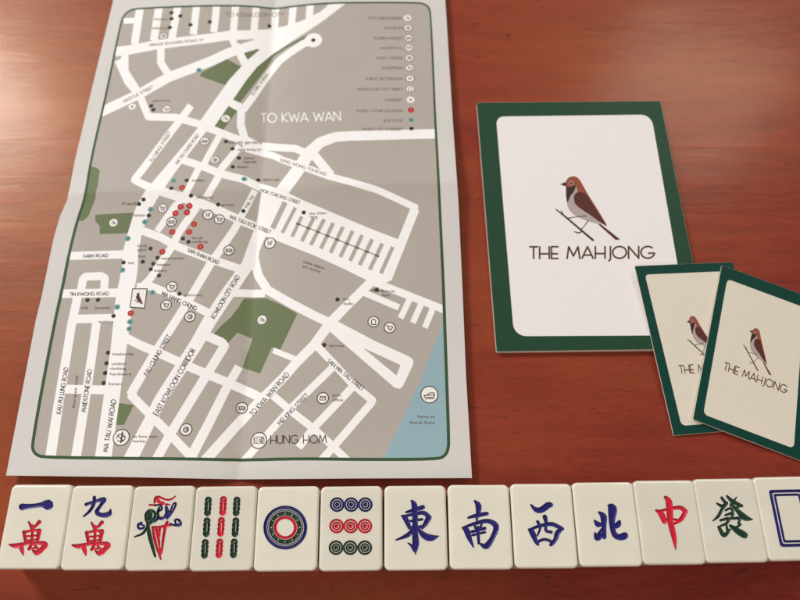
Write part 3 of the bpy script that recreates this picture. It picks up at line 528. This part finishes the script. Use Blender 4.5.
G.append([('blue', brush(386, 480, [[(160, 130, 9), (178, 160, 24), (182, 240, 22), (182, 320, 22), (186, 400, 26), (184, 464, 4)], [(138, 394, 5), (160, 410, 12), (182, 438, 20)], [(126, 201, 9), (175, 188, 16), (231, 170, 18)], [(98, 223, 6), (120, 238, 21), (148, 300, 15)], [(103, 228, 10), (170, 215, 13), (235, 205, 17), (270, 235, 20)], [(268, 234, 23), (248, 272, 20), (226, 300, 12)], [(140, 259, 10), (226, 246, 11)], [(145, 298, 12), (232, 290, 12)], [(176, 305, 16), (135, 345, 18), (60, 376, 5)], [(198, 302, 10), (240, 348, 26), (285, 362, 26), (330, 350, 4)]]))])
G.append([('blue', brush(450, 480, [[(154, 130, 8), (178, 162, 24), (174, 220, 15), (166, 250, 9)], [(114, 236, 9), (165, 222, 17), (232, 210, 15)], [(78, 299, 8), (102, 312, 23), (120, 360, 20), (148, 422, 5)], [(84, 298, 10), (150, 274, 14), (232, 256, 18), (288, 288, 23), (266, 360, 20), (226, 414, 25), (186, 396, 6)], [(148, 268, 9), (160, 300, 11)], [(205, 260, 11), (190, 296, 9)], [(136, 324, 12), (218, 302, 14)], [(140, 345, 10), (220, 326, 10)], [(174, 296, 14), (180, 396, 11)]]))])
G.append([('blue', brush(512, 480, [[(118, 154, 7), (150, 186, 20), (185, 186, 25), (225, 158, 26), (244, 156, 18)], [(104, 309, 8), (124, 324, 23), (148, 380, 17), (162, 402, 13)], [(110, 312, 11), (160, 291, 13), (240, 275, 17), (285, 290, 17), (316, 306, 14)], [(312, 306, 13), (285, 330, 22), (270, 375, 17), (244, 404, 16)], [(158, 388, 12), (205, 371, 12), (262, 392, 13)], [(160, 260, 13), (176, 300, 11), (158, 348, 7)], [(205, 230, 19), (214, 270, 13), (212, 316, 12), (246, 326, 13)]]))])
G.append([('blue', brush(576, 478, [[(144, 214, 9), (172, 242, 26), (174, 300, 20), (178, 372, 16)], [(116, 266, 8), (138, 290, 23), (160, 288, 10)], [(176, 305, 12), (140, 350, 12)], [(118, 342, 7), (134, 374, 25), (168, 352, 14)], [(204, 172, 10), (228, 194, 36), (224, 280, 23), (240, 352, 22), (275, 370, 26), (304, 361, 30)], [(272, 268, 9), (262, 292, 25), (232, 312, 10)]]))])
G.append([('red', brush(638, 474, [[(170, 144, 12), (194, 178, 26), (202, 290, 25), (226, 400, 20), (236, 474, 4)], [(110, 227, 7), (142, 245, 23), (166, 296, 22)], [(120, 234, 9), (180, 222, 12), (262, 210, 17), (298, 236, 18)], [(297, 234, 18), (272, 280, 19), (230, 310, 10)], [(152, 290, 10), (195, 284, 10), (242, 286, 10)]]))])
G.append([('green', brush(700, 472, [[(135, 160, 11), (156, 190, 13)], [(105, 196, 7), (142, 214, 15), (168, 190, 9)], [(168, 196, 12), (138, 232, 13), (115, 275, 13), (80, 306, 5)], [(168, 150, 9), (205, 185, 17), (262, 212, 12)], [(228, 158, 5), (192, 208, 11)], [(192, 200, 9), (235, 242, 17), (280, 285, 25), (330, 297, 4)], [(254, 212, 10), (216, 226, 9)], [(160, 240, 9), (190, 226, 10), (205, 246, 11)], [(158, 270, 9), (204, 258, 13), (196, 288, 9)], [(128, 302, 11), (180, 291, 13), (166, 320, 11), (132, 336, 9)], [(196, 292, 9), (246, 290, 13), (240, 320, 10)], [(118, 344, 13), (150, 396, 18), (186, 360, 10)], [(165, 330, 9), (172, 372, 11)], [(188, 335, 11), (225, 346, 10), (252, 328, 11)], [(198, 345, 12), (240, 372, 25), (280, 396, 26)]]))])
LB = ['ivory tile engraved with one blue bar over a red character', 'ivory tile engraved with a blue nine character over a red character', 'ivory tile engraved with a long-tailed bird in red, green and blue', 'ivory tile engraved with nine bamboo sticks, middle column red', 'ivory tile engraved with one large blue, green and red ring',
      'ivory tile engraved with nine small circles in blue, red and green rows', 'ivory tile with blue east character, beside the nine-circle tile', 'ivory tile with blue south character, a roofed box with a cross', 'ivory tile with blue west character, a curved bar over a box', 'ivory tile with blue north character, two halves side by side',
      'ivory tile with a single red character, a box pierced by a vertical stroke', 'ivory tile with a single dense green character', 'ivory tile with an empty blue double-line frame, cut by the photo edge']
PM = dict(red=M['tred'], blue=M['tblue'], green=M['tgreen'])
def rr_local(hx, hy, r, n=7):
    out = []
    for cx, cy, a0 in ((hx - r, hy - r, 0), (-hx + r, hy - r, 90), (-hx + r, -hy + r, 180), (hx - r, -hy + r, 270)):
        for k in range(n + 1): a = math.radians(a0 + 90 * k / n); out.append((cx + r * math.cos(a), cy + r * math.sin(a)))
    return out
def tile(i):
    b0, b1, t0, t1 = [hit(p, flat(ZT)) for p in (tbx[i], tbx[i + 1], ttx[i], ttx[i + 1])]
    cx = sum(p[0] for p in (b0, b1, t0, t1)) / 4; cy = sum(p[1] for p in (b0, b1, t0, t1)) / 4
    ang = math.atan2((b1[1] + t1[1] - b0[1] - t0[1]), (b1[0] + t1[0] - b0[0] - t0[0])) * .5 + .5 * (math.atan2(t0[1] + t1[1] - b0[1] - b1[1], t0[0] + t1[0] - b0[0] - b1[0]) - PI / 2)
    ca, sa = math.cos(ang), math.sin(ang)
    t = thing('mahjong_tile', LB[i], 'mahjong tile', (cx, cy, 0), 'mahjong tiles in a row', ang)
    def loc(p): x, y = hit(p, flat(ZT)); x -= cx; y -= cy; return (x * ca + y * sa, -x * sa + y * ca)
    hx, hy, rc_, re = TW / 2, TL / 2, .0026, .0013
    rings, nr = [], []
    prof = [(-.0007, 0, 0)] + [(-.0007 * (1 - math.sin(a)), .0007 * (1 - math.cos(a)), a) for a in ()]
    P0 = [(.0008, 0.0), (.00025, .00025), (0, .0008), (0, ZT - re)]
    n0 = [(.35, -.94), (.7, -.7), (1, 0), (1, 0)]
    for k in range(1, 8): a = PI / 2 * k / 7; P0.append((re * (1 - math.cos(a)), ZT - re + re * math.sin(a))); n0.append((math.cos(a), math.sin(a)))
    V, N, F = [], [], []
    base = rr_local(hx, hy, rc_); m = len(base)
    for (ins_, z), (nh, nz) in zip(P0, n0):
        rg = rr_local(hx - ins_, hy - ins_, max(rc_ - ins_, .0005))
        for kk, p in enumerate(rg):
            a = math.radians([0, 90, 180, 270][kk // 8] + 90 * (kk % 8) / 7)
            V.append((p[0], p[1], z)); N.append((nh * math.cos(a), nh * math.sin(a), nz))
    for r in range(len(P0) - 1):
        for k in range(m): F.append((r * m + k, r * m + (k + 1) % m, (r + 1) * m + (k + 1) % m, (r + 1) * m + k))
    F.append(tuple(range(m))[::-1])
    top = rr_local(hx - re, hy - re, rc_ - re)
    sh = [('ivory', top)]
    if i < 12:
        for key, polys in G[i]: sh += [(('ivory' if key == 'none' else key), [loc(p) for p in q_]) for q_ in polys]
    else:
        for key, a, b, r in (('blue', .0084, .0131, .0014), ('ivory', .0070, .0117, .001), ('blue', .0065, .0112, .0009), ('ivory', .0054, .0101, .0006)): sh.append((key, rr_local(a, b, r, 5)))
        
    g = .00032; gx, gy = .0125, .0165
    ln = [[(-gx + k * g, -gy), (-gx + k * g, gy)] for k in range(1, int(2 * gx / g))] + [[(-gx, -gy + k * g), (gx, -gy + k * g)] for k in range(1, int(2 * gy / g))]
    V2, T = cdt(sh, ln); nb = len(V)
    body = list(V) + [(x, y, ZT) for x, y in V2]; NB = N + [(0, 0, 1)] * len(V2)
    mesh('tile_body', body, F + [tuple(j + nb for j in f) for f, k in T if k == 'ivory'], M['ivory'], t, NB)
    A2 = np.array(V2)
    for key in ('blue', 'red', 'green'):
        fs = [f for f, k in T if k == key]
        if not fs: continue
        n = len(V2); ed = {(a, b) for f in fs for a, b in zip(f, f[1:] + f[:1])}; rim = [(a, b) for a, b in ed if (b, a) not in ed]
        ra = A2[[a for a, b in rim]]; rb = A2[[b for a, b in rim]]; dd = rb - ra; LL = (dd ** 2).sum(1) + 1e-18; Z = {}
        for v_ in {q_ for f in fs for q_ in f}:
            p = A2[v_]; tt_ = np.clip(((p - ra) * dd).sum(1) / LL, 0, 1); d = math.sqrt(float((((ra + dd * tt_[:, None]) - p) ** 2).sum(1).min()))
            u = min(1, d / .0007); Z[v_] = .0002 + .0007 * math.sqrt(max(0, 1 - (1 - u) ** 2))
        VG = [(x, y, ZT - Z.get(q_, 0)) for q_, (x, y) in enumerate(V2)] + [(x, y, ZT) for x, y in V2]
        o = mesh(key + '_engraving', VG, fs + [(a, b, b + n, a + n)[::-1] for a, b in rim], PM[key], t)
        o.data.polygons.foreach_set('use_smooth', [q_ < len(fs) for q_ in range(len(o.data.polygons))])
for i in range(13): tile(i)

# ------------------------------------------------------------------ camera
cam = bpy.data.cameras.new('camera'); co = bpy.data.objects.new('camera', cam); C.objects.link(co)
co.location = (0, 0, CH); co.rotation_euler = (PI / 2 - TH, 0, 0); cam.sensor_width = 36; cam.lens = 36 * FPX / 800; cam.clip_start = .01; cam.clip_end = 50
cam.dof.use_dof = True; cam.dof.focus_distance = .352; cam.dof.aperture_fstop = 8.5
sc = bpy.context.scene; sc.camera = co
sc.view_settings.view_transform = 'Standard'; sc.view_settings.look = 'None'; sc.view_settings.exposure = 0.05; sc.view_settings.gamma = 1
sc.cycles.use_denoising = True; sc.cycles.max_bounces = 6
